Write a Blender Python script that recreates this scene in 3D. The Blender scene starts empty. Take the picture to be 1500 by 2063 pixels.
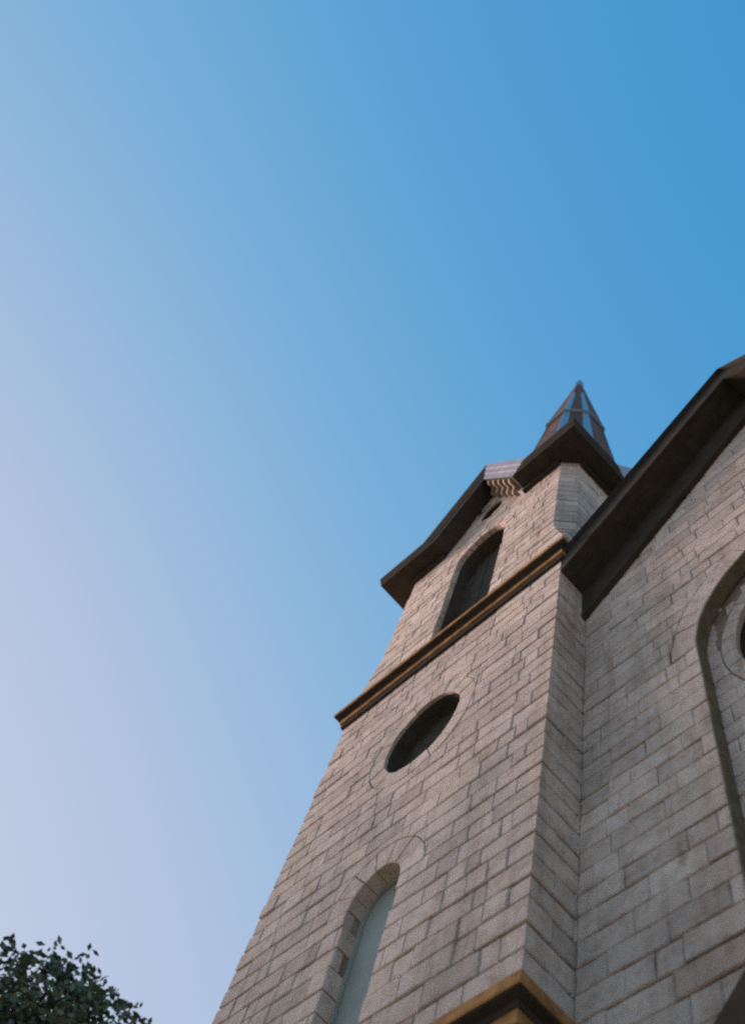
import bpy, math, random
from mathutils import Vector, Matrix

# ------------------------------------------------------------------ camera, sky, sun
scene = bpy.context.scene
col = scene.collection
S = 2.7            # metres per layout unit (camera stands one unit in front of the tower wall)
EYE = 1.6
YAW, PITCH, ROLL, FPX = -1.31294069, 1.18574495, 0.574468416, 2070.446

def cam_axes():
    f = Vector((math.sin(YAW)*math.cos(PITCH), math.cos(YAW)*math.cos(PITCH), math.sin(PITCH)))
    r0 = Vector((math.cos(YAW), -math.sin(YAW), 0)); u0 = r0.cross(f)
    r = math.cos(ROLL)*r0 + math.sin(ROLL)*u0
    u = -math.sin(ROLL)*r0 + math.cos(ROLL)*u0
    return r, u, f
CR, CU, CF = cam_axes()
cam = bpy.data.cameras.new('camera'); camo = bpy.data.objects.new('camera', cam); col.objects.link(camo)
m = Matrix(((CR.x, CU.x, -CF.x, 0), (CR.y, CU.y, -CF.y, 0), (CR.z, CU.z, -CF.z, EYE), (0, 0, 0, 1)))
camo.matrix_world = m
cam.sensor_fit = 'VERTICAL'; cam.sensor_height = 36.0; cam.sensor_width = 26.0
cam.lens = FPX/2063*36.0
cam.clip_start = 0.05; cam.clip_end = 5000
cam.dof.use_dof = True; cam.dof.focus_distance = 10.5; cam.dof.aperture_fstop = 1.45
scene.camera = camo

SUN_AZ, SUN_EL = math.radians(-106), math.radians(19)     # azimuth from +Y towards +X
SKY_CURVE = ((2.7, 1.11, .56), (1.8, .92, .65), (1.5, .63, .80))
world = bpy.data.worlds.new('World'); scene.world = world; world.use_nodes = True
nt = world.node_tree; nt.nodes.clear()
sky = nt.nodes.new('ShaderNodeTexSky'); sky.sky_type = 'NISHITA'; sky.sun_disc = False
sky.sun_elevation = SUN_EL; sky.sun_rotation = SUN_AZ
sky.altitude = 0; sky.air_density = 1.0; sky.dust_density = 1.4; sky.ozone_density = 1.5
bg = nt.nodes.new('ShaderNodeBackground'); bg.inputs['Strength'].default_value = 0.10
sep = nt.nodes.new('ShaderNodeSeparateColor'); comb = nt.nodes.new('ShaderNodeCombineColor')
nt.links.new(sky.outputs[0], sep.inputs[0])
for ch, (power, mid, top) in enumerate(SKY_CURVE):     # the film's shoulder, one curve per colour layer: top*x^p/(x^p+mid^p)
    nodes = [nt.nodes.new('ShaderNodeMath') for _ in range(5)]
    for nd, op, val in zip(nodes, ('MULTIPLY', 'POWER', 'ADD', 'DIVIDE', 'MULTIPLY'), (1/mid, power, 1.0, 1.0, top*.707/.1)):
        nd.operation = op; nd.inputs[1].default_value = val
    nt.links.new(sep.outputs[ch], nodes[0].inputs[0]); nt.links.new(nodes[0].outputs[0], nodes[1].inputs[0])
    nt.links.new(nodes[1].outputs[0], nodes[2].inputs[0]); nt.links.new(nodes[1].outputs[0], nodes[3].inputs[0])
    nt.links.new(nodes[2].outputs[0], nodes[3].inputs[1]); nt.links.new(nodes[3].outputs[0], nodes[4].inputs[0])
    nt.links.new(nodes[4].outputs[0], comb.inputs[ch])
wo = nt.nodes.new('ShaderNodeOutputWorld')
nt.links.new(comb.outputs[0], bg.inputs[0]); nt.links.new(bg.outputs[0], wo.inputs[0])
sl = bpy.data.lights.new('sun', 'SUN'); sl.energy = 4.8; sl.angle = math.radians(28); sl.color = (1.0, 0.70, 0.60)
slo = bpy.data.objects.new('sun', sl); col.objects.link(slo)
sd = Vector((math.sin(SUN_AZ)*math.cos(SUN_EL), math.cos(SUN_AZ)*math.cos(SUN_EL), math.sin(SUN_EL)))
slo.rotation_euler = sd.to_track_quat('Z', 'Y').to_euler(); slo.location = (-20, -20, 30)
vs = scene.view_settings
vs.view_transform = 'Standard'; vs.look = 'None'; vs.gamma = 1; vs.use_curve_mapping = False
vs.exposure = 0.5
scene.cycles.use_denoising = False
scene.cycles.filter_width = 2.3
scene.cycles.max_bounces = 8

rnd = random.Random(7)

# ------------------------------------------------------------------ materials
def lin(r, g, b): return (r, g, b, 1)

def mat_base(name):
    mt = bpy.data.materials.new(name); mt.use_nodes = True
    n = mt.node_tree; b = n.nodes['Principled BSDF']
    return mt, n, b

def N(n, t, **kw):
    x = n.nodes.new(t)
    for k, v in kw.items(): setattr(x, k, v)
    return x

def noise(n, scale, detail=4, rough=.55, vec=None, dim='3D'):
    x = N(n, 'ShaderNodeTexNoise'); x.inputs['Scale'].default_value = scale
    x.inputs['Detail'].default_value = detail; x.inputs['Roughness'].default_value = rough
    if vec is not None: n.links.new(vec, x.inputs['Vector'])
    return x

def ramp(n, src, pts):
    r = N(n, 'ShaderNodeValToRGB'); e = r.color_ramp.elements
    while len(e) < len(pts): e.new(.5)
    for i, (p, c) in enumerate(pts):
        e[i].position = p; e[i].color = c if len(c) == 4 else (*c, 1)
    n.links.new(src, r.inputs[0]); return r

def mix(n, fac, a, b, mode='MIX'):
    x = N(n, 'ShaderNodeMix', data_type='RGBA', blend_type=mode)
    for i, v in ((0, fac), (6, a), (7, b)):
        if isinstance(v, bpy.types.NodeSocket): n.links.new(v, x.inputs[i])
        elif i == 0: x.inputs[0].default_value = v
        else: x.inputs[i].default_value = v
    return x.outputs[2]

def bump(n, b, src, strength, dist=.01):
    x = N(n, 'ShaderNodeBump'); x.inputs['Strength'].default_value = strength
    x.inputs['Distance'].default_value = dist
    n.links.new(src, x.inputs['Height']); n.links.new(x.outputs[0], b.inputs['Normal'])

def painted_brick():
    mt, n, b = mat_base('painted_brick')
    geo = N(n, 'ShaderNodeNewGeometry'); pos = geo.outputs['Position']
    at = N(n, 'ShaderNodeAttribute', attribute_name='tint')
    base = ramp(n, at.outputs['Fac'], [(0, (.53, .44, .365)), (.35, (.67, .57, .475)), (.7, (.73, .62, .52)), (.965, (.80, .69, .585)), (1.0, (.50, .35, .22))])
    big = noise(n, 1.1, 5, .6, pos)
    r1 = ramp(n, big.outputs['Fac'], [(.35, (.80, .80, .80)), (.62, (1.06, 1.04, 1.03))])
    c = mix(n, 1.0, base.outputs[0], r1.outputs[0], 'MULTIPLY')
    med = noise(n, 9, 6, .65, pos)
    r2 = ramp(n, med.outputs['Fac'], [(.36, (.62, .55, .46)), (.52, (1, 1, 1))])
    c = mix(n, .55, c, r2.outputs[0], 'MULTIPLY')
    st = noise(n, 2.6, 4, .6, pos)
    rs = ramp(n, st.outputs['Fac'], [(.64, (0, 0, 0)), (.78, (1, 1, 1))])
    c = mix(n, rs.outputs[0], c, (.34, .25, .16, 1))
    mp = N(n, 'ShaderNodeMapping'); mp.inputs['Scale'].default_value = (7, 7, .55); n.links.new(pos, mp.inputs['Vector'])
    stk = noise(n, 1.0, 5, .6, mp.outputs[0])
    rk = ramp(n, stk.outputs['Fac'], [(.50, (1, 1, 1)), (.72, (.66, .60, .52))])
    c = mix(n, .7, c, rk.outputs[0], 'MULTIPLY')
    fine = noise(n, 60, 5, .7, pos)
    r3 = ramp(n, fine.outputs['Fac'], [(.3, (.82, .82, .82)), (.65, (1.05, 1.05, 1.05))])
    c = mix(n, .8, c, r3.outputs[0], 'MULTIPLY')
    n.links.new(c, b.inputs['Base Color']); b.inputs['Roughness'].default_value = .78
    bsum = N(n, 'ShaderNodeMath', operation='ADD'); n.links.new(fine.outputs['Fac'], bsum.inputs[0]); n.links.new(med.outputs['Fac'], bsum.inputs[1])
    bump(n, b, bsum.outputs[0], .75, .024)
    return mt

def plain(name, c, rough=.6, var=.25, scale=6, metal=0, bumps=.15, spec=.5):
    mt, n, b = mat_base(name)
    geo = N(n, 'ShaderNodeNewGeometry')
    a = noise(n, scale, 5, .6, geo.outputs['Position'])
    r = ramp(n, a.outputs['Fac'], [(.3, tuple(x*(1-var) for x in c)), (.7, tuple(min(1, x*(1+var)) for x in c))])
    n.links.new(r.outputs[0], b.inputs['Base Color'])
    rr = ramp(n, a.outputs['Fac'], [(.3, (rough*.85,)*3), (.7, (min(1, rough*1.15),)*3)])
    n.links.new(rr.outputs[0], b.inputs['Roughness']); b.inputs['Metallic'].default_value = metal
    b.inputs['Specular IOR Level'].default_value = spec
    f = noise(n, scale*9, 4, .6, geo.outputs['Position'])
    bump(n, b, f.outputs['Fac'], bumps, .006)
    return mt

M = dict(
    brick=painted_brick(),
    mortar=plain('mortar', (.23, .185, .135), .95, .4, 7, spec=.2),
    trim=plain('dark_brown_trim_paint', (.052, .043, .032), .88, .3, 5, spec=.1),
    band=plain('ochre_moulding_paint', (.34, .178, .064), .8, .5, 9, spec=.15),
    spire=plain('red_brown_sheet_roof', (.115, .062, .048), .75, .45, 4, spec=.18),
    hip=plain('blue_grey_sheet_metal', (.25, .30, .335), .34, .2, 6, .8, .08),
    fascia=plain('lilac_sheen_gutter_metal', (.34, .30, .32), .5, .2, 4, .2),
    bracket=plain('weathered_tan_paint', (.33, .27, .21), .8, .4, 8, spec=.2),
    roof=plain('dark_shingle', (.06, .055, .05), .9, .3, 9, spec=.15),
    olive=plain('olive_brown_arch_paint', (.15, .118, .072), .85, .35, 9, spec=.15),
    void=plain('dark_louvre_wood', (.066, .060, .046), .9, .3, 7, spec=.08),
    glass=plain('greenish_frosted_glass', (.30, .345, .30), .45, .15, 2, 0, .03, spec=.3),
    darkglass=plain('dark_leaded_glass', (.03, .04, .036), .35, .3, 2, 0, .02, spec=.2),
    bark=plain('bark', (.07, .052, .038), .9, .3, 8, 0, .6),
)

def leaf_mat():
    mt, n, b = mat_base('leaves')
    at = N(n, 'ShaderNodeAttribute', attribute_name='tint')
    r = ramp(n, at.outputs['Fac'], [(0, (.04, .075, .045)), (.5, (.065, .11, .06)), (1, (.10, .14, .07))])
    n.links.new(r.outputs[0], b.inputs['Base Color']); b.inputs['Roughness'].default_value = .55
    return mt
M['leaf'] = leaf_mat()

def ground_mat():
    mt, n, b = mat_base('sandy_concrete_paving')
    geo = N(n, 'ShaderNodeNewGeometry')
    a = noise(n, .8, 6, .65, geo.outputs['Position'])
    r = ramp(n, a.outputs['Fac'], [(.3, (.30, .25, .18)), (.55, (.38, .32, .23)), (.8, (.45, .38, .28))])
    n.links.new(r.outputs[0], b.inputs['Base Color']); b.inputs['Roughness'].default_value = .95
    return mt
M['ground'] = ground_mat()

# ------------------------------------------------------------------ object helpers
WORLD = {}
def W3(p): return Vector((p[0]*S, p[1]*S, EYE + p[2]*S))

def empty(name, loc):
    o = bpy.data.objects.new(name, None); col.objects.link(o); o.location = loc
    o.empty_display_size = .3; WORLD[o] = Vector(loc); return o

class MB:
    """collects faces in layout units; build() links one mesh object"""
    def __init__(s): s.v = []; s.f = []; s.t = []; s.sm = []
    def add(s, vs, fs, tint=.5, smooth=False):
        o = len(s.v); s.v += [tuple(x) for x in vs]; s.t += [tint]*len(vs)
        s.f += [tuple(i+o for i in f) for f in fs]; s.sm += [smooth]*len(fs)
    def box(s, x0, x1, y0, y1, z0, z1, tint=.5):
        vs = [(x, y, z) for x in (x0, x1) for y in (y0, y1) for z in (z0, z1)]
        s.add(vs, [(0,1,3,2),(4,6,7,5),(0,4,5,1),(2,3,7,6),(0,2,6,4),(1,5,7,3)], tint)
    def loft(s, rings, closed=True, cap0=True, cap1=True, smooth=False, tint=.5):
        n = len(rings[0]); vs = [p for r in rings for p in r]; fs = []
        for k in range(len(rings)-1):
            for i in range(n if closed else n-1):
                j = (i+1) % n
                fs.append((k*n+i, k*n+j, (k+1)*n+j, (k+1)*n+i))
        if cap0: fs.append(tuple(range(n))[::-1])
        if cap1: fs.append(tuple((len(rings)-1)*n+i for i in range(n)))
        s.add(vs, fs, tint, smooth)
    def build(s, name, mat, parent=None, metric=False):
        pts = [Vector(p) if metric else W3(p) for p in s.v]
        lo = Vector([min(p[i] for p in pts) for i in range(3)]); hi = Vector([max(p[i] for p in pts) for i in range(3)])
        c = (lo+hi)/2
        me = bpy.data.meshes.new(name); me.from_pydata([p-c for p in pts], [], s.f); 
        if any(s.sm): me.polygons.foreach_set('use_smooth', s.sm)
        a = me.attributes.new('tint', 'FLOAT', 'POINT'); a.data.foreach_set('value', s.t)
        me.materials.append(M[mat]); me.update()
        import bmesh
        bm = bmesh.new(); bm.from_mesh(me); bmesh.ops.recalc_face_normals(bm, faces=bm.faces); bm.to_mesh(me); bm.free()
        o = bpy.data.objects.new(name, me); col.objects.link(o)
        if parent is not None: o.parent = parent; o.location = c - WORLD[parent]
        else: o.location = c
        WORLD[o] = c
        return o

def tag(o, label=None, cat=None, group=None, kind=None):
    if label: o['label'] = label
    if cat: o['category'] = cat
    if group: o['group'] = group
    if kind: o['kind'] = kind
    return o

def project_area(c, w, h):
    """rough pixel area of a piece at layout point c (for choosing the largest-showing pieces)"""
    v = Vector(c); z = v.dot(CF)
    if z <= .05: return 0, False
    px = 750 + FPX*v.dot(CR)/z; py = 1031.5 - FPX*v.dot(CU)/z
    return w*h/(z*z), (-30 < px < 1530 and -30 < py < 2093)

# ------------------------------------------------------------------ brickwork
class Frame:
    def __init__(s, o, u, n): s.o = Vector(o); s.u = Vector(u); s.n = Vector(n)
    def p(s, u, z, d=0): q = s.o + s.u*u + s.n*d; return (q.x, q.y, z)

def inset(poly, e):
    n = len(poly); out = []
    area = sum(poly[i][0]*poly[(i+1) % n][1] - poly[(i+1) % n][0]*poly[i][1] for i in range(n))
    sg = 1 if area > 0 else -1
    for i in range(n):
        a, b, c = poly[i-1], poly[i], poly[(i+1) % n]
        d1 = Vector((b[0]-a[0], b[1]-a[1])); d2 = Vector((c[0]-b[0], c[1]-b[1]))
        if d1.length < 1e-9: d1 = d2
        if d2.length < 1e-9: d2 = d1
        d1.normalize(); d2.normalize()
        n1 = Vector((-d1.y, d1.x))*sg; n2 = Vector((-d2.y, d2.x))*sg
        k = n1+n2
        if k.length < 1e-6: k = n1
        k = k/max(.5, k.length_squared/2)
        out.append((b[0]+k.x*e, b[1]+k.y*e))
    return out

def face_brick(fr, poly, depth, tint, r=rnd, bev=.0034, out=None):
    """solid piece of masonry: polygon poly in (u, z), its face at fr's plane, 'depth' into the wall"""
    mb = MB(); n = len(poly)
    d = r.uniform(-.0026, .0012) if out is None else out
    tu, tz = r.uniform(-.008, .008), r.uniform(-.02, .02)
    cu = sum(p[0] for p in poly)/n; cz = sum(p[1] for p in poly)/n
    tilt = lambda p: d + (p[0]-cu)*tu + (p[1]-cz)*tz
    pin = inset(poly, bev)
    vs = [fr.p(p[0], p[1], -depth) for p in poly] + [fr.p(p[0], p[1], tilt(p)-bev) for p in poly] + [fr.p(p[0], p[1], tilt(p)) for p in pin]
    fs = []
    for k in (0, 1):
        for i in range(n):
            j = (i+1) % n; fs.append((k*n+i, k*n+j, (k+1)*n+j, (k+1)*n+i))
    fs.append(tuple(2*n+i for i in range(n)))
    mb.add(vs, fs, tint)
    us = [p[0] for p in poly]; zs = [p[1] for p in poly]
    return mb, fr.p(cu, cz), max(us)-min(us), max(zs)-min(zs)

def corner_brick(pb, pt, z0, z1, tint, e=.0042):
    """quoin: plan polygons at its bottom and top"""
    cx = sum(p[0] for p in pb)/len(pb); cy = sum(p[1] for p in pb)/len(pb)
    sh = lambda poly, k: [(p[0]+(cx-p[0])*k, p[1]+(cy-p[1])*k) for p in poly]
    mb = MB()
    w = max(max(p[0] for p in pb)-min(p[0] for p in pb), .05)
    k = e/w*1.6
    rings = [[(p[0], p[1], z0) for p in sh(pb, k)], [(p[0], p[1], z0+e) for p in pb],
             [(p[0], p[1], z1-e) for p in pt], [(p[0], p[1], z1) for p in sh(pt, k)]]
    mb.loft(rings, tint=tint)
    return mb, (cx, cy, (z0+z1)/2), w, z1-z0

def tint():
    x = rnd.random()
    return min(.96, .15+.8*x)

class Opening:
    """removed region ua<u<ub, lo(u)<z<hi(u)"""
    def __init__(s, ua, ub, lo, hi, depth=.1, full=False): s.ua, s.ub, s.lo, s.hi, s.depth, s.full = ua, ub, lo, hi, depth, full

def ellipse(uc, zc, ru, rz, depth=.1):
    h = lambda u: rz*math.sqrt(max(0, 1-((u-uc)/ru)**2))
    return Opening(uc-ru, uc+ru, lambda u: zc-h(u), lambda u: zc+h(u), depth)

def arch(uc, hw, zs, rise, zb, depth=.1, pw=2.0):
    h = lambda u: rise*max(0, 1-abs((u-uc)/hw)**pw)**(1/pw)
    return Opening(uc-hw, uc+hw, lambda u: zb, lambda u: zs+h(u), depth)

def lay_row(fr, u0, u1, z0, z1, ops, out, depth=.03, start=None, L=(.150, .072), gap=.0046, edge_depth=True):
    """lay one course; pieces are appended to out"""
    bounds = [u0]
    u = u0 + (start if start is not None else rnd.uniform(.03, L[0]))
    while u < u1-.03:
        bounds.append(u)
        u += (L[0] if rnd.random() < .6 else L[1])*rnd.uniform(.88, 1.12)
    bounds.append(u1)
    if len(bounds) > 2 and bounds[-1]-bounds[-2] < .03: bounds.pop(-2)
    for a, b in zip(bounds[:-1], bounds[1:]):
        g1 = rnd.uniform(.0, .24)*gap/2; g2 = rnd.uniform(.0, .24)*gap/2
        a2, b2 = a+g1, b-g2
        gz0, gz1 = rnd.uniform(.55, 1.2)*gap*.6, rnd.uniform(.55, 1.2)*gap*.6
        zz0, zz1 = z0+gz0, z1-gz1
        act = [o for o in ops if o.ua < b2 and o.ub > a2 and
               any(o.lo(max(o.ua, min(o.ub, x))) < zz1 and o.hi(max(o.ua, min(o.ub, x))) > zz0 for x in [a2+(b2-a2)*k/12 for k in range(13)])]
        j = lambda s=.0018: rnd.uniform(-s, s)
        if not act:
            k1, k2 = rnd.uniform(.25, .42), rnd.uniform(.58, .75)
            poly = [(a2+j(), zz0+j()), (a2+(b2-a2)*k1, zz0+j(.0022)), (a2+(b2-a2)*k2, zz0+j(.0022)), (b2+j(), zz0+j()), (b2+j(.002), (zz0+zz1)/2+j(.005)),
                    (b2+j(), zz1+j()), (a2+(b2-a2)*k2, zz1+j(.0022)), (a2+(b2-a2)*k1, zz1+j(.0022)), (a2+j(), zz1+j()), (a2+j(.002), (zz0+zz1)/2+j(.005))]
            out.append(face_brick(fr, poly, depth, tint())); continue
        n = 24
        us = sorted(set([a2+(b2-a2)*k/n for k in range(n+1)] + [x for o in act for x in (o.ua-1e-5, o.ua+1e-5, o.ub-1e-5, o.ub+1e-5) if a2 < x < b2]))
        dp = max(o.depth for o in act)
        for side in ('below', 'above'):
            run = []
            def flush():
                if len(run) > 1 and run[-1][0]-run[0][0] > .007 and max(t-bm for _, bm, t in run) > .008:
                    rr = [run[0]] + [run[k] for k in range(1, len(run)-1) if abs((run[k][1]-run[k-1][1])-(run[k+1][1]-run[k][1])) > 1e-6 or abs((run[k][2]-run[k-1][2])-(run[k+1][2]-run[k][2])) > 1e-6] + [run[-1]]
                    poly = [(q[0], q[1]) for q in rr] + [(q[0], q[2]) for q in reversed(rr)]
                    pp = []
                    for q in poly:
                        if not pp or (abs(q[0]-pp[-1][0])+abs(q[1]-pp[-1][1])) > 1e-4: pp.append(q)
                    if abs(pp[0][0]-pp[-1][0])+abs(pp[0][1]-pp[-1][1]) < 1e-4: pp.pop()
                    if len(pp) > 2: out.append(face_brick(fr, pp, dp, tint(), bev=.0022))
                run.clear()
            for x in us:
                bt, tp = zz0, zz1
                inside = False
                for o in act:
                    if o.ua < x < o.ub:
                        inside = True
                        if side == 'below': tp = min(tp, o.lo(x)-.002)
                        else: bt = max(bt, o.hi(x)+.002)
                if side == 'above' and not inside: flush(); 
                if side == 'above' and not inside: continue
                if tp-bt > .002: run.append((x, bt, tp))
                else: flush()
            flush()

def ring(fr, uc, zc, ru, rz, w, depth, t0, t1, n, out, closed=False):
    """voussoirs round an ellipse from angle t0 to t1"""
    for k in range(n):
        a = t0+(t1-t0)*k/n; b = t0+(t1-t0)*(k+1)/n
        g = rnd.uniform(.0004, .0018)/ru
        a += g; b -= g
        ts = [a+(b-a)*i/4 for i in range(5)]
        poly = [(uc+ru*math.cos(t), zc+rz*math.sin(t)) for t in ts] + [(uc+(ru+w)*math.cos(t), zc+(rz+w)*math.sin(t)) for t in reversed(ts)]
        out.append(face_brick(fr, poly, depth, tint(), bev=.0022))

def core_wall(mb, fr, u0, u1, z0, z1, ops, d):
    """mortar bed: the plane d behind the face, cut by the openings, with their reveals"""
    br = {u0, u1}
    for o in ops:
        for k in range(33):
            t = .5-.5*math.cos(math.pi*k/32); x = o.ua+(o.ub-o.ua)*t
            if u0 < x < u1: br.add(x)
    br = sorted(br); e = 1e-6
    for a, b in zip(br[:-1], br[1:]):
        if b-a < 1e-7: continue
        mid = (a+b)/2
        act = sorted([o for o in ops if o.ua < mid < o.ub], key=lambda o: o.lo(mid))
        la = lb = z0
        for o in act:
            ta, tb = min(z1, o.lo(a+e)), min(z1, o.lo(b-e))
            if ta > la+1e-5 or tb > lb+1e-5:
                mb.add([fr.p(a, la, -d), fr.p(b, lb, -d), fr.p(b, tb, -d), fr.p(a, ta, -d)], [(0, 1, 2, 3)])
            na, nb = o.hi(a+e), o.hi(b-e)
            if not o.full:
                for p, q in (((a, ta), (b, tb)), ((a, na), (b, nb))):
                    mb.add([fr.p(p[0], p[1], -d), fr.p(q[0], q[1], -d), fr.p(q[0], q[1], -o.depth-.02), fr.p(p[0], p[1], -o.depth-.02)], [(0, 1, 2, 3)])
            la, lb = na, nb
        if la < z1-1e-5 or lb < z1-1e-5:
            mb.add([fr.p(a, la, -d), fr.p(b, lb, -d), fr.p(b, max(lb, z1), -d), fr.p(a, max(la, z1), -d)], [(0, 1, 2, 3)])
    for o in ops:
        if o.full: continue
        for x, s in ((o.ua, 1), (o.ub, -1)):
            zl, zh = o.lo(x+s*e), o.hi(x+s*e)
            if zh-zl > .01:
                mb.add([fr.p(x, zl, -d), fr.p(x, zh, -d), fr.p(x, zh, -o.depth-.02), fr.p(x, zl, -o.depth-.02)], [(0, 1, 2, 3)])

def grown(o, g):
    return Opening(o.ua-g, o.ub+g, lambda u: o.lo(min(o.ub-1e-6, max(o.ua+1e-6, u)))-g, lambda u: o.hi(min(o.ub-1e-6, max(o.ua+1e-6, u)))+g, o.depth, o.full)

STAINS = [(-.655, 1.505)]
def place_bricks(pieces, thing, parents, limit=300):
    """the pieces that show largest become parts, the rest one part of kind stuff"""
    sc = []
    for k, (mb, c, w, h, wall) in enumerate(pieces):
        if c[1] > YN-.03 and any(abs(c[0]-sx) < w/2 and abs(c[2]-sz) < h/2 for sx, sz in STAINS): mb.t = [.986]*len(mb.t)
        a, vis = project_area(c, w, h); sc.append((a if vis else a*1e-3, k))
    sc.sort(reverse=True)
    top = set(k for _, k in sc[:limit]); rest = MB()
    for k, (mb, c, w, h, wall) in enumerate(pieces):
        if k in top: mb.build('brick', 'brick', parents[wall])
        else:
            o = len(rest.v); rest.v += mb.v; rest.t += mb.t; rest.sm += mb.sm
            rest.f += [tuple(i+o for i in f) for f in mb.f]
    r = rest.build('brickwork', 'brick', thing); tag(r, kind='stuff')

# ------------------------------------------------------------------ the ground
g = MB(); R = 900
g.add([(-R, -R, 0), (R, -R, 0), (R, R, 0), (-R, R, 0)], [(0, 1, 2, 3)])
go = g.build('ground', 'ground', metric=True); tag(go, kind='structure')

# ------------------------------------------------------------------ bell tower
XR, XL, YF, YN = -1.0341, -2.2293, 1.0, 1.145
XM = (XR+XL)/2; TW = XR-XL; YB = YF+TW; YM = (YF+YB)/2
GZ = -EYE/S                      # ground level in layout units
CH = .0745                       # course height
BAND = [(1.388, 1.513), (3.715, 3.835)]
ZTOP = 5.27                      # wall head under the eaves
GHW, GAPEX = .285, 5.84          # gable at the wall: half width, soffit apex
CHAM = .07
def cham(z): 
    t = max(0, min(1, (z-4.0)/.26)); return CHAM*t

tower = empty('bell_tower', (XM*S, YM*S, 0))
tag(tower, 'tall white painted brick bell tower with gabled eaves and pointed spire', 'tower')
front = Frame((0, YF, 0), (1, 0, 0), (0, -1, 0))           # u = x
right = Frame((XR, 0, 0), (0, 1, 0), (1, 0, 0))            # u = y
left = Frame((XL, 0, 0), (0, -1, 0), (-1, 0, 0))           # u = -y
OX = -1.620
op_niche = arch(OX, .096, 2.225, .108, 1.62, .055)
op_round = ellipse(XM, 3.085, .174, .205, .060)
op_belfry = arch(OX, .168, 4.87, .215, 3.835, .032, 2.3)
op_small = ellipse(OX, 5.475, .078, .108, .08)
rake = lambda u: ZTOP + (GAPEX-ZTOP)*(1-abs(u-XM)/GHW)
op_gable = Opening(XL-1, XR+1, lambda u: max(ZTOP, rake(u)) , lambda u: 99, .03, True)

RW = .072                        # width of the voussoir rings
ell_ring = lambda o, uc, zc, ru, rz, w: ellipse(uc, zc, ru+w, rz+w, .03)
cut_front = [op_niche, op_belfry, op_gable,
             ellipse(XM, 3.085, .174+RW, .205+RW, .03),
             ellipse(OX, 5.475, .078+.04, .108+.04, .03)]
nr = arch(OX, .096+.09, 2.225, .108+.09, 2.225, .03); cut_front.append(nr)
br_ = arch(OX, .168+.06, 4.87, .215+.06, 4.87, .03, 2.3); cut_front.append(br_)

pieces = []
def add_list(lst, wall): pieces.extend([(*x, wall) for x in lst])

def courses(z0, z1):
    n = max(1, round((z1-z0)/CH)); h = (z1-z0)/n; zs = [z0+h*k for k in range(n+1)]
    for k in range(1, n): zs[k] += rnd.uniform(-.0035, .0035)
    return list(zip(zs[:-1], zs[1:]))

rows = courses(GZ+.9, BAND[0][0]) + courses(BAND[0][1]-.02, BAND[1][0]+.01) + courses(BAND[1][1]-.02, ZTOP+.03)
for k, (z0, z1) in enumerate(rows):
    c0, c1 = cham(z0), cham(z1); c = max(c0, c1)
    la, lb = ((.148, .072), (.075, .142))[k % 2]
    la *= rnd.uniform(.8, 1.15)
    if c < .002: lb = min(lb, YN-YF-.002) if lb < .1 else YN-YF-.003
    t = rnd.uniform(-.003, .001)
    gz = rnd.uniform(.85, 1.3)*.0034
    def quoin(c, xr=XR, sgn=1):
        if c < .002: return [(xr-sgn*la, YF-t), (xr+sgn*t, YF-t), (xr+sgn*t, YF+lb), (xr-sgn*.03, YF+lb), (xr-sgn*.03, YF+.03), (xr-sgn*la, YF+.03)]
        return [(xr-sgn*(c+la), YF-t), (xr-sgn*c, YF-t), (xr+sgn*t, YF+c), (xr+sgn*t, YF+c+lb), (xr-sgn*.03, YF+c+lb), (xr-sgn*(c+la), YF+c*.5+.03)]
    def quoin2(c, xr=XR, sgn=1):   # same vertex count for both ends of a transition brick
        c = max(c, .004)
        return [(xr-sgn*(cmax+la), YF-t), (xr-sgn*c, YF-t), (xr+sgn*t, YF+c), (xr+sgn*t, YF+cmax+lb), (xr-sgn*.03, YF+cmax+lb), (xr-sgn*(cmax+la), YF+cmax*.5+.03)]
    cmax = c
    q = quoin2 if c > .002 else quoin
    tt = tint()
    if z1 <= ZTOP+.05:
        pieces.append((*corner_brick(q(c0), q(c1), z0+gz, z1-gz, tt), 'front'))
        pieces.append((*corner_brick(q(c0, XL, -1), q(c1, XL, -1), z0+gz, z1-gz, tint()), 'front'))
    out = []
    lay_row(front, XL+c+la+.003, XR-c-la-.003, z0, z1, cut_front, out); add_list(out, 'front')
    # the short return beside the nave, the full side above its roof
    ya = YF+c+lb+.002; ye = YN+.02 if z1 < 3.3 else YB-.02
    if ye-ya > .012:
        out = []; lay_row(right, ya, ye, z0, z1, [], out); add_list(out, 'side')
    if z0 > 1:
        out = []; lay_row(left, -(YB-.02), -ya, z0, z1, [], out); add_list(out, 'left')
# gable courses
for z0, z1 in courses(ZTOP+.03, GAPEX+.02):
    out = []; lay_row(front, XM-GHW, XM+GHW, z0, z1, cut_front, out); add_list(out, 'front')
out = []
ring(front, XM, 3.085, .174, .205, RW-.0012, .014, 0, 2*math.pi, 16, out)
ring(front, OX, 5.475, .078, .108, .037, .012, 0, 2*math.pi, 14, out)
ring(front, OX, 2.225, .096, .108, .0885, .055, 0, math.pi, 7, out)
# belfry arch voussoirs along its own curve
def arch_pt(o_hw, rise, t, pw=2.3):
    c, s = math.cos(t), math.sin(t)
    return (OX+o_hw*math.copysign(abs(c)**(2/pw), c), 4.87+rise*abs(s)**(2/pw))
for k in range(13):
    a, b = math.pi*k/13+.012, math.pi*(k+1)/13-.012
    ts = [a+(b-a)*i/4 for i in range(5)]
    poly = [arch_pt(.168, .215, t_) for t_ in ts] + [arch_pt(.225, .272, t_) for t_ in reversed(ts)]
    out.append(face_brick(front, poly, .032, tint(), bev=.002))
add_list(out, 'front')

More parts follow.
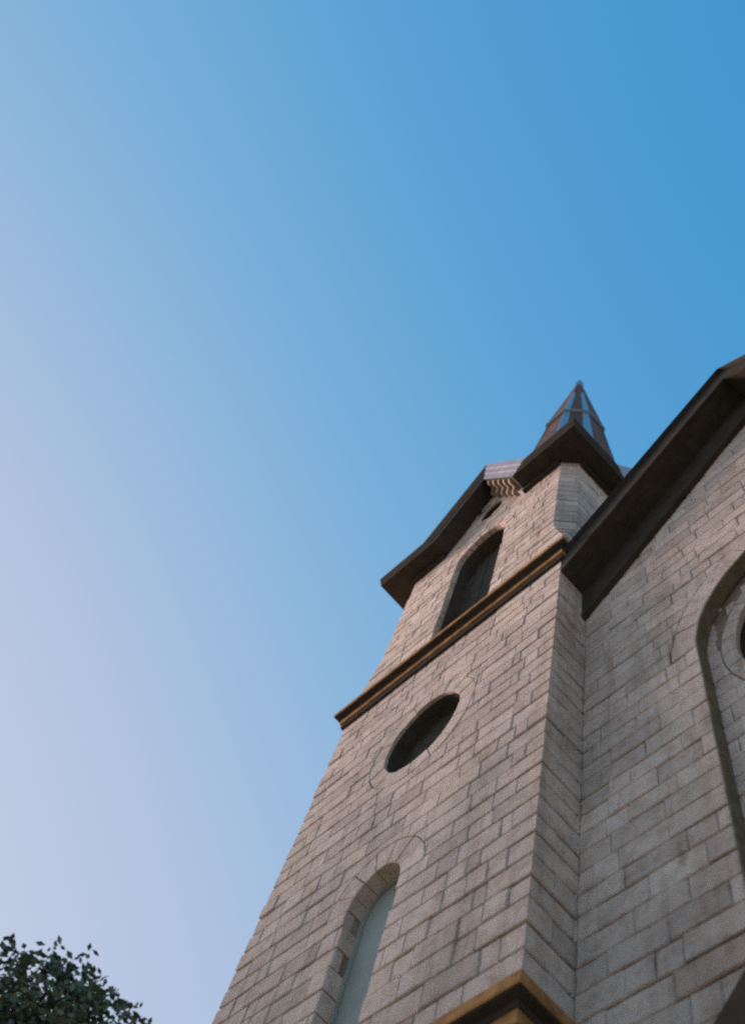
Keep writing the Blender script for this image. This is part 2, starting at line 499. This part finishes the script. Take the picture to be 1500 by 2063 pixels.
cd = .0075
cw = MB()
ops_core = [grown(o, .006) for o in (op_niche, op_belfry)] + [op_gable, ellipse(XM, 3.085, .186, .217, .06), ellipse(OX, 5.475, .09, .12, .06)]
core_wall(cw, front, XL+CHAM+.03, XR-CHAM-.03, GZ, GAPEX+.05, ops_core, cd)
fw = cw.build('front_wall', 'mortar', tower)
def core_plan(mb, pts, z0, z1):
    mb.loft([[(p[0], p[1], z0) for p in pts], [(p[0], p[1], z1) for p in pts]])
cw = MB(); i = cd
for sgn, x in ((1, XR), (-1, XL)):   # corner posts behind the quoins
    core_plan(cw, [(x-sgn*(CHAM+.03), YF+i), (x-sgn*i, YF+i), (x-sgn*i, YF+.2), (x-sgn*(CHAM+.03), YF+.2)], GZ, 4.0)
    core_plan(cw, [(x-sgn*(CHAM+.03), YF+i), (x-sgn*(CHAM+i*.4), YF+i), (x-sgn*i, YF+CHAM+i*.4), (x-sgn*i, YF+.2), (x-sgn*(CHAM+.03), YF+.2)], 4.0, ZTOP)
cw.build('corner_core', 'mortar', tower)
cw = MB(); cw.add([(XR-i, YF+.2, GZ), (XR-i, YB, GZ), (XR-i, YB, ZTOP), (XR-i, YF+.2, ZTOP)], [(0, 1, 2, 3)])
cw.add([(XR-i, YB, ZTOP), (XR-i, YM+GHW, ZTOP), (XR-i, YM, GAPEX), (XR-i, YM-GHW, ZTOP)], [(0, 1, 2, 3)])
sw = cw.build('side_wall', 'mortar', tower)
cw = MB(); cw.add([(XL+i, YF+.2, GZ), (XL+i, YB, GZ), (XL+i, YB, ZTOP), (XL+i, YF+.2, ZTOP)], [(0, 1, 2, 3)])
cw.add([(XL+i, YB, ZTOP), (XL+i, YM+GHW, ZTOP), (XL+i, YM, GAPEX), (XL+i, YM-GHW, ZTOP)], [(0, 1, 2, 3)])
lw = cw.build('far_side_wall', 'mortar', tower)
cw = MB(); cw.add([(XL+i, YB, GZ), (XR-i, YB, GZ), (XR-i, YB, ZTOP), (XM+GHW, YB, ZTOP), (XM, YB, GAPEX), (XM-GHW, YB, ZTOP), (XL+i, YB, ZTOP)], [(0, 1, 2, 3, 4, 5, 6)])
cw.build('rear_wall', 'mortar', tower)
place_bricks(pieces, tower, dict(front=fw, side=sw, left=lw))

# belt courses
def belt(zb, zt):
    h = zt-zb
    def strip(prof, name, mat, parent):
        mb = MB(); rings = []
        for o, z in prof:
            z = zb+z*h
            rings.append([(XL-o, YF-o, z), (XR+o, YF-o, z), (XR+o, YB+o, z), (XL-o, YB+o, z)])
        mb.loft(rings, cap0=False, cap1=False); return mb.build(name, mat, parent)
    b = strip([(-.02, 0), (.010, .02), (.0125, .08), (.0125, .27), (.008, .285), (.008, .54), (.0215, .56), (.024, .66), (.041, .70), (.0445, .725), (.02, .735), (.02, .95), (-.02, 1.1)], 'belt_course', 'trim', tower)
    strip([(.006, .275), (.0185, .28), (.0200, .33), (.0200, .50), (.0185, .555), (.006, .56)], 'fillet', 'band', b)
    strip([(.018, .728), (.0455, .73), (.0470, .77), (.0470, .93), (.0455, .98), (-.02, 1.14)], 'cap_fillet', 'band', b)
    return b
b1 = belt(*BAND[1]); b0 = belt(*BAND[0])

# openings: louvred belfry, dark round openings, frosted window in the arched niche
def fill_panel(o, d, mat, name, parent, grow=.012, fr=front):
    mb = MB(); n = 32
    us = [o.ua-grow+(o.ub-o.ua+2*grow)*(.5-.5*math.cos(math.pi*k/n)) for k in range(n+1)]
    gq = grown(o, grow)
    pts = [(u, gq.lo(u)) for u in us] + [(u, gq.hi(u)) for u in reversed(us)]
    mb.add([fr.p(u, z, -d) for u, z in pts], [tuple(range(len(pts)))])
    return mb.build(name, mat, parent)
pb = fill_panel(op_belfry, .110, 'void', 'belfry_backing', tower)
bl = lambda g_, d_: [front.p(OX-.168+g_, 3.83, -d_)] + [front.p(OX-(.168-g_)*math.copysign(abs(math.cos(math.pi*k/36))**(2/2.3), math.cos(math.pi*k/36)), 4.87+(.215-g_)*math.sin(math.pi*k/36)**(2/2.3), -d_) for k in range(37)] + [front.p(OX+.168-g_, 3.83, -d_)]
mb = MB(); mb.loft([bl(-.012, .031), bl(.0015, .031), bl(.0015, .112)], closed=False, cap0=False, cap1=False); mb.build('lining', 'void', pb)
for k in range(8):           # upright boards of the closed belfry shutter
    xa_, xb_ = OX-.172+.043*k+.0012, OX-.172+.043*(k+1)-.0012
    zt_ = min(op_belfry.hi(max(op_belfry.ua+.002, min(op_belfry.ub-.002, x_))) for x_ in (xa_, xb_))
    mb = MB(); mb.box(xa_, xb_, YF+.098+.003*(k % 2), YF+.108, 3.83, max(zt_, 4.9)-.002); mb.build('board', 'void', pb)
rp = fill_panel(op_round, .075, 'void', 'round_opening_panel', tower)
mb = MB(); mb.loft([[front.p(XM+(.174+g_)*math.cos(2*math.pi*k/40), 3.085+(.205+g_)*math.sin(2*math.pi*k/40), -d_) for k in range(40)] for d_, g_ in ((.0135, .004), (.0135, .001), (.08, .001))], cap0=False, cap1=False)
mb.build('lining', 'void', rp)
rp = fill_panel(op_small, .06, 'void', 'round_vent_panel', tower)
mb = MB(); mb.loft([[front.p(OX+(.078+g_)*math.cos(2*math.pi*k/32), 5.475+(.108+g_)*math.sin(2*math.pi*k/32), -d_) for k in range(32)] for d_, g_ in ((.0115, .004), (.0115, .001), (.065, .001))], cap0=False, cap1=False)
mb.build('lining', 'void', rp)
win = fill_panel(op_niche, .060, 'glass', 'arched_window', tower)
mb = MB()   # its frame
n = 24
def niche_pts(hw, rise, zb):
    return [(OX-hw, zb)] + [(OX-hw*math.cos(math.pi*k/n), 2.225+rise*math.sin(math.pi*k/n)) for k in range(n+1)] + [(OX+hw, zb)]
po, pi_ = niche_pts(.101, .113, 1.60), niche_pts(.088, .098, 1.60)
for k in range(len(po)-1):
    a, b, c_, d_ = po[k], po[k+1], pi_[k+1], pi_[k]
    mb.add([front.p(*a, -.050), front.p(*b, -.050), front.p(*c_, -.050), front.p(*d_, -.050), front.p(*c_, -.059), front.p(*d_, -.059)], [(0, 1, 2, 3), (3, 2, 4, 5)])
mb.build('frame', 'glass', win)

# eaves: level soffit, gables on each side, fascia, scroll brackets
OV = .108; FE, FR = .100, .29    # overhang, fascia height on the eave, vertical offset of rake fascia
sl_ = (GAPEX-ZTOP)/GHW
gh_o = (GAPEX+FR-(ZTOP+FE))/sl_
eo = TW/2+OV
inner = [(-eo, ZTOP), (-GHW, ZTOP), (0, GAPEX), (GHW, ZTOP), (eo, ZTOP)]
outer = [(-eo, ZTOP+FE), (-gh_o, ZTOP+FE), (0, GAPEX+FR), (gh_o, ZTOP+FE), (eo, ZTOP+FE)]
def side_pt(s, a, d, z):
    """side s of the tower: a along it, d outward from the tower axis"""
    if s == 0: return (XM+a, YM-d, z)
    if s == 1: return (XM+d, YM+a, z)
    if s == 2: return (XM-a, YM+d, z)
    return (XM-d, YM-a, z)
hwall = TW/2
soff = []
for s in range(4):
    mb = MB()
    for k in range(4):
        (a0, z0), (a1, z1) = inner[k], inner[k+1]
        aa0 = -(hwall-.05) if k == 0 else a0; aa1 = hwall-.05 if k == 3 else a1
        mb.add([side_pt(s, a0, eo, z0), side_pt(s, a1, eo, z1), side_pt(s, aa1, hwall-.05, z1), side_pt(s, aa0, hwall-.05, z0)], [(0, 1, 2, 3)])
    so = mb.build('eave_soffit', 'trim', tower); soff.append(so)
    # fascia in three stepped mouldings
    fz = lambda t: [(inner[k][0]+(outer[k][0]-inner[k][0])*t, inner[k][1]+(outer[k][1]-inner[k][1])*t) for k in range(5)]
    steps = [(0, .0), (.30, .003), (.36, .007), (.62, .009), (.68, .013), (1.0, .015)]
    mb = MB()
    for (t0, d0), (t1, d1) in zip(steps[:-1], steps[1:]):
        A, B = fz(t0), fz(t1)
        for k in range(4):
            q = lambda P, k_, d: side_pt(s, P[k_][0] + (d if k_ == 4 else -d if k_ == 0 else 0), eo+d, P[k_][1])
            mb.add([q(A, k, d0), q(A, k+1, d0), q(B, k+1, d1), q(B, k, d1)], [(0, 1, 2, 3)])
        # level eaves are painted board; sheen is coloured into one rake gutter per gable
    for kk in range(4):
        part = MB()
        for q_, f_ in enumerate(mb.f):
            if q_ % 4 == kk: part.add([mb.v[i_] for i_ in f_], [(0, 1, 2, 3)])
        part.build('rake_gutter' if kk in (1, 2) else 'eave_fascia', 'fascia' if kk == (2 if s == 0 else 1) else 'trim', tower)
    # bed mould on the wall under the soffit
    w_, th = .035, .022
    for k in range(4):
        mb = MB()
        (a0, z0), (a1, z1) = inner[k], inner[k+1]
        if k == 0: a0 = -hwall+CHAM
        if k == 3: a1 = hwall-CHAM
        dn = w_ if k in (0, 3) else w_*1.6
        va, vb = (dn if k in (1, 2) else w_), dn
        mb.add([side_pt(s, a0, hwall-.01, z0-dn), side_pt(s, a1, hwall-.01, z1-dn), side_pt(s, a1, hwall+th, z1-dn), side_pt(s, a0, hwall+th, z0-dn),
                side_pt(s, a0, hwall+th, z0+.002), side_pt(s, a1, hwall+th, z1+.002)], [(0, 1, 2, 3), (3, 2, 5, 4)])
        if k == (2 if s == 0 else 1): mb.build('bed_mould', 'fascia', tower)  # bed mould under the brighter rake carries the same painted-in sheen
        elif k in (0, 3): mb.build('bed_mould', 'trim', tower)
    # scroll brackets under the rakes
    prof = [(o_*.82, d_*.62) for o_, d_ in [(0, 0), (.112, 0), (.118, .012), (.108, .028), (.088, .034), (.072, .028), (.058, .030), (.050, .046), (.044, .066), (.028, .078), (.010, .074), (0, .066)]]
    if s in (0, 1):
        for sg in ((1,) if s == 0 else (-1,)):
            for kk in range(5):
                tpos = .12+.18*kk
                a_, z_ = sg*GHW*(1-tpos), ZTOP+(GAPEX-ZTOP)*tpos
                L_ = math.hypot(GHW, GAPEX-ZTOP); ta, tz = -sg*GHW/L_, (GAPEX-ZTOP)/L_       # along the rake, up
                na, nz = -sg*tz, -abs(ta)                                                     # into the gable, below the soffit
                mb = MB(); rr = []
                for q in (-.013, .013):
                    rr.append([side_pt(s, a_+ta*q+na*d, hwall+o, z_+tz*q+nz*d) for o, d in prof])
                mb.loft(rr); mb.build('bracket', 'bracket', so)

# gable roofs and skirt up to the spire
mb = MB(); zt = ZTOP+FE
for s in range(4):
    e2 = eo+.015
    ap = outer[2]; 
    mb.add([side_pt(s, -gh_o, e2, zt), side_pt(s, 0, e2, ap[1]), side_pt(s, 0, .1, ap[1]), side_pt(s, -gh_o, .1, zt)], [(0, 1, 2, 3)])
    mb.add([side_pt(s, gh_o, e2, zt), side_pt(s, 0, e2, ap[1]), side_pt(s, 0, .1, ap[1]), side_pt(s, gh_o, .1, zt)], [(0, 1, 2, 3)])
    for sg in (-1, 1):       # skirt roof at the corners only; the gable stays open
        mb.add([side_pt(s, sg*(gh_o-.004), e2, zt), side_pt(s, sg*e2, e2, zt), side_pt(s, sg*.42, .42, zt+.45), side_pt(s, sg*(gh_o-.004), .42, zt+.45)], [(0, 1, 2, 3)])
mb.build('roof', 'roof', tower)

# spire: regular octagon, flared ring seam, hip caps on the corner facets, finial
ZS, AS = 8.92, .24
T8 = math.tan(math.pi/8)
def octa(a, z):
    b = a*T8
    return [(XM+x, YM+y, z) for x, y in ((-b, -a), (b, -a), (a, -b), (a, b), (b, a), (-b, a), (-a, b), (-a, -b))]
def apo(z): return AS+(ZS-z)*(.098 if z > ZS else .074)
ZC = 10.72
mb = MB(); mb.loft([octa(apo(5.3), 5.3), octa(apo(ZS)-.012, ZS)], cap0=False, cap1=False)
mb.loft([octa(apo(ZS)+.004, ZS), octa(apo(ZC)+.008, ZC), octa(.03, 11.16)], cap0=False)
sp = mb.build('spire', 'spire', tower)
mb = MB(); mb.loft([octa(AS-.004, ZS-.035), octa(AS+.014, ZS-.028), octa(AS+.014, ZS-.008), octa(AS, ZS+.012)], cap0=False, cap1=False)
mb.build('seam_ring', 'hip', sp)
for kc in range(8):           # a metal strip each side of every corner facet
    for seg, (za, zb, off) in enumerate(((5.6, ZS-.03, -.006), (ZS+.012, 10.72, .007))):
        A, B = octa(apo(za)+off, za), octa(apo(zb)+off, zb)
        diag = kc % 2 == 1
        i0, i1 = kc, (kc+1) % 8
        if not diag: continue
        for (p, q) in ((i0, i1), (i1, i0)):
            mb = MB(); f = .24
            lerp = lambda R_, t: tuple(R_[p][c]+(R_[q][c]-R_[p][c])*t for c in range(3))
            neigh = (p-1) % 8 if q == (p+1) % 8 else (p+1) % 8
            ln = lambda R_, t: tuple(R_[p][c]+(R_[neigh][c]-R_[p][c])*t for c in range(3))
            mb.add([ln(A, .05), lerp(A, 0), lerp(A, f), ln(B, .05), lerp(B, 0), lerp(B, f)], [(0, 1, 4, 3), (1, 2, 5, 4)])
            mb.build('hip_cap', 'hip', sp)
mb = MB(); mb.loft([octa(.038, 10.98), octa(.046, 11.08), octa(.042, 11.24), octa(.030, 11.33), octa(.008, 11.37)], smooth=True)
mb.build('finial', 'hip', sp)

# ------------------------------------------------------------------ nave gable front
NAX = -.19                        # axis of the gable
nave = empty('church_nave', (NAX*S, (YN+2)*S, 0))
tag(nave, 'white painted brick church front with steep dark brown eaves and arched recess', 'church')
nf = Frame((0, YN, 0), (1, 0, 0), (0, -1, 0))
NX0, NX1 = XR, NAX+(NAX-XR)
SLP, ZS0 = .97, 3.62
soffit = lambda u: ZS0+SLP*((u if u < NAX else 2*NAX-u)-XR)
NA, NR, NZ = NAX, .44, 2.685
op_arch = arch(NA, NR, NZ, NR, GZ+.2, .047)
op_rk = Opening(NX0-1, NX1+1, lambda u: soffit(u), lambda u: 99, .03, True)
cutn = [op_arch, op_rk, arch(NA, NR+.085, NZ, NR+.085, NZ, .03)]
pieces = []
nrows = courses(GZ+.9, soffit(NAX)+.02)
for k, (z0, z1) in enumerate(nrows):
    out = []; lay_row(nf, NX0+.001, NX1, z0, z1, cutn, out); add_list(out, 'front')
out = []; ring(nf, NA, NZ, NR, NR, .082, .045, 0, math.pi, 21, out); add_list(out, 'front')
rf = Frame((0, YN+.047, 0), (1, 0, 0), (0, -1, 0))
RC, RR = 2.645, .35
op_rose = ellipse(NA, RC, RR, RR, .09)
in_arch = Opening(NA-NR, NA+NR, lambda u: op_arch.hi(u)+.01, lambda u: 99, .03, True)
cutr = [in_arch, ellipse(NA, RC, RR+.05, RR+.05, .03)]
for z0, z1 in nrows:
    if z0 > NZ+NR: break
    out = []; lay_row(rf, NA-NR-.003, NA+NR+.003, z0, z1, cutr, out); add_list(out, 'recess')
out = []; ring(rf, NA, RC, RR, RR, .047, .02, 0, 2*math.pi, 30, out); add_list(out, 'recess')
cw = MB(); core_wall(cw, nf, NX0-.05, NX1, GZ, soffit(NAX)+.05, [grown(op_arch, .006), op_rk], cd)
nw = cw.build('gable_wall', 'mortar', nave)
cw = MB(); core_wall(cw, rf, NA-NR-.05, NA+NR+.05, GZ, NZ+NR+.05, [ellipse(NA, RC, RR+.01, RR+.01, .09)], cd)
rw = cw.build('recessed_wall', 'mortar', nave)
place_bricks(pieces, nave, dict(front=nw, recess=rw))
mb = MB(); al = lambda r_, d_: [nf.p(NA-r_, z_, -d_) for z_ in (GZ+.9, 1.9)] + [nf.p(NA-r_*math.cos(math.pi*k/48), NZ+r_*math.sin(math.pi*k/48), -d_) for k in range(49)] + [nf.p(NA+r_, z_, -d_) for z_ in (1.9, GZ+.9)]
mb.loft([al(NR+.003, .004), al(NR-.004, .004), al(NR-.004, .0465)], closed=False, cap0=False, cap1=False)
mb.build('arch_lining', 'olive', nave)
rose = fill_panel(op_rose, .088, 'darkglass', 'rose_window', nave, fr=rf)
mb = MB()
def annulus(mb, cx, cz, r0, r1, d0, d1, n=48):
    for k in range(n):
        a, b = 2*math.pi*k/n, 2*math.pi*(k+1)/n
        P = lambda r, t, d: rf.p(cx+r*math.cos(t), cz+r*math.sin(t), -d)
        mb.add([P(r0, a, d0), P(r0, b, d0), P(r1, b, d0), P(r1, a, d0), P(r0, a, d1), P(r0, b, d1), P(r1, b, d1), P(r1, a, d1)], [(0,1,2,3), (0,4,5,1), (3,2,6,7)])
mb.loft([[rf.p(NA+(RR+g_)*math.cos(2*math.pi*k/60), RC+(RR+g_)*math.sin(2*math.pi*k/60), -d_) for k in range(60)] for d_, g_ in ((.019, .006), (.019, .001), (.088, .001))], cap0=False, cap1=False)
annulus(mb, NA, RC, RR-.035, RR+.0005, .06, .087); mb.build('frame', 'trim', rose)
mb = MB(); annulus(mb, NA, RC, .085, .105, .068, .087); mb.build('tracery_ring', 'trim', rose)
for k in range(8):
    t = 2*math.pi*k/8+.2; c_, s_ = math.cos(t), math.sin(t); w_ = .009
    mb = MB(); P = lambda r, o, d: rf.p(NA+r*c_-o*s_, RC+r*s_+o*c_, -d)
    mb.add([P(.1, -w_, .07), P(RR-.03, -w_, .07), P(RR-.03, w_, .07), P(.1, w_, .07), P(.1, -w_, .087), P(RR-.03, -w_, .087), P(RR-.03, w_, .087), P(.1, w_, .087)], [(0,1,2,3), (0,4,5,1), (3,2,6,7)])
    mb.build('tracery_bar', 'trim', rose)

# rake: soffit boards, fascia, frieze board against the wall
YO = 1.003; FRISE = .215; FT = .125
def rake_strip(mb, pts, y0s, closed=False): pass
XE = XR-.0
for sg, x0, xa in ((1, XR+.003, NAX), (-1, NX1+.15, NAX)):
    mir = (lambda x: x)
    zs = lambda x: soffit(x)
    ya_ = YO+.012
    for kk in range(3):       # three soffit boards
        yy0 = ya_+(YN-ya_)*kk/3+.0004; yy1 = ya_+(YN-ya_)*(kk+1)/3-.0004
        dz = .0012*(kk % 2)
        mb = MB(); mb.loft([[(x0, yy0, zs(x0)+dz), (x0, yy1, zs(x0)+dz), (x0, yy1, zs(x0)+.05), (x0, yy0, zs(x0)+.05)],
                            [(xa, yy0, zs(xa)+dz), (xa, yy1, zs(xa)+dz), (xa, yy1, zs(xa)+.05), (xa, yy0, zs(xa)+.05)]])
        mb.build('soffit_board', 'trim', nave)
    mb = MB(); mb.loft([[(x, YO, zs(x)-.004), (x, YO+.012, zs(x)-.004), (x, YO+.012, zs(x)+FT), (x, YO, zs(x)+FT)] for x in (x0, xa)])
    mb.build('rake_fascia', 'trim', nave)
    mb = MB(); mb.loft([[(x, YN-.022, zs(x)-FRISE), (x, YN+.01, zs(x)-FRISE), (x, YN+.01, zs(x)+.01), (x, YN-.022, zs(x)+.01)] for x in (x0, xa)])
    mb.build('frieze_board', 'trim', nave)
    mb = MB(); mb.add([(x0, YO-.02, zs(x0)+FT+.004), (xa, YO-.02, zs(xa)+FT+.004), (xa, 6, zs(xa)+FT+.004), (x0, 6, zs(x0)+FT+.004)], [(0, 1, 2, 3)])
    mb.build('roof', 'roof', nave)
mb = MB(); zr = soffit(NX1)
mb.add([(NX1, YN, GZ), (NX1, 6, GZ), (NX1, 6, zr), (NX1, YN, zr)], [(0, 1, 2, 3)])
mb.add([(NX0-.2, 6, GZ), (NX1, 6, GZ), (NX1, 6, zr), (NAX, 6, soffit(NAX)), (NX0-.2, 6, ZS0)], [(0, 1, 2, 3, 4)])
mb.add([(NX0-.2, YB, GZ), (NX0-.2, 6, GZ), (NX0-.2, 6, ZS0), (NX0-.2, YB, ZS0)], [(0, 1, 2, 3)])
mb.build('rear_walls', 'mortar', nave)

# small gabled hood over the entrance
PY, PZ = 1.045, 1.321
hz = lambda x: PZ+1.03*((x if x < NAX else 2*NAX-x)+.605)
hood = empty('entrance_hood', (NAX*S, YN*S, EYE+1.2*S))
tag(hood, 'dark gabled hood over the entrance at the foot of the church front', 'hood')
for x0 in (-.78, .40):
    mb = MB(); mb.loft([[(x, PY, hz(x)-.06), (x, YN-.012, hz(x)-.06), (x, YN-.012, hz(x)), (x, PY, hz(x))] for x in (x0, NAX)])
    mb.build('hood_roof', 'trim', hood)
    mb = MB(); mb.loft([[(x, PY-.012, hz(x)-.09), (x, PY, hz(x)-.09), (x, PY, hz(x)+.004), (x, PY-.012, hz(x)+.004)] for x in (x0, NAX)])
    mb.build('rake_board', 'trim', hood)
for xb in (-.70, .32):
    mb = MB(); mb.loft([[(xb+d, YN-.012, .95), (xb+d, YN-.012, hz(xb)-.065), (xb+d, PY+.01, hz(xb)-.065), (xb+d, PY+.02, hz(xb)-.1), (xb+d, YN-.04, .98)] for d in (-.02, .02)])
    mb.build('bracket', 'trim', hood)

# ------------------------------------------------------------------ the tree beyond the tower
def tree(loc, height, rad, seed, label, limbs=190):
    r = random.Random(seed)
    root = empty('broadleaf_tree', loc); tag(root, label, 'tree')
    base = Vector(loc)
    tr = MB()
    def limb(a, b, ra, rb, n=5):
        d = (b-a).normalized(); s = d.orthogonal().normalized(); t = d.cross(s); k = 8; rings = []
        off = [Vector((r.uniform(-1, 1), r.uniform(-1, 1), 0))*(b-a).length*.03 for _ in range(n+1)]; off[0] = off[-1] = Vector()
        for i in range(n+1):
            c = a.lerp(b, i/n)+off[i]; q = ra+(rb-ra)*i/n
            rings.append([tuple(c+s*q*math.cos(2*math.pi*j/k)+t*q*math.sin(2*math.pi*j/k)) for j in range(k)])
        tr.loft(rings, smooth=True)
    cz = height-rad*1.05
    limb(base, base+Vector((0, 0, cz)), .42, .2)
    tips = []
    for i in range(limbs):
        th = r.uniform(0, 2*math.pi); ph = math.acos(r.uniform(-.45, 1)); q = rad*r.uniform(.72, 1.0)
        tip = base+Vector((q*math.sin(ph)*math.cos(th), q*math.sin(ph)*math.sin(th), cz+q*1.0*math.cos(ph)))
        a = base+Vector((0, 0, cz*r.uniform(.55, 1)))
        limb(a, tip, .1, .02, 4); tips.append(tip)
    tr.build('trunk', 'bark', root, metric=True)
    cr = MB()
    cl = []
    for tip in tips:
        for k in range(11):
            cl.append(tip+Vector((r.uniform(-1.6, 1.6), r.uniform(-1.6, 1.6), r.uniform(-1.1, 1.1)))*rad*.15)
    for c in cl:
        n = 72; ax = Vector((r.gauss(0, 1), r.gauss(0, 1), r.gauss(.3, .5))).normalized()
        for k in range(n):
            p = c+ax*r.uniform(-.45, .45)+Vector((r.uniform(-.26, .26), r.uniform(-.26, .26), r.uniform(-.2, .2)))
            u = Vector((r.gauss(0, 1), r.gauss(0, 1), r.gauss(-.2, .6))).normalized(); w = u.orthogonal().normalized()
            w = (w+u.cross(w)*r.uniform(-1, 1)).normalized()
            l = r.uniform(.14, .24); h = l*.55
            cr.add([p, p+u*l*.5+w*h*.5, p+u*l, p+u*l*.5-w*h*.5], [(0, 1, 2, 3)], r.random())
    cr.build('crown', 'leaf', root, metric=True)
D_ = 24.0; AZ = math.radians(-74.8)
tree((D_*math.sin(AZ), D_*math.cos(AZ), 0), 19.1, 5.6, 5, 'dark leafy tree standing beyond the bell tower')

for az_, d_, h_, sd_, lb_ in ((-101, 24.0, 16.5, 11, 'unseen leafy tree added left of the view to shade the lower walls'), (-112, 24.0, 16.5, 12, 'second unseen leafy tree, farther left, added to shade the lower walls')):  # unseen trees added outside the view to keep sun off the lower walls
    a_ = math.radians(az_); tree((d_*math.sin(a_), d_*math.cos(a_), 0), h_, 5.4, sd_, lb_, 75)
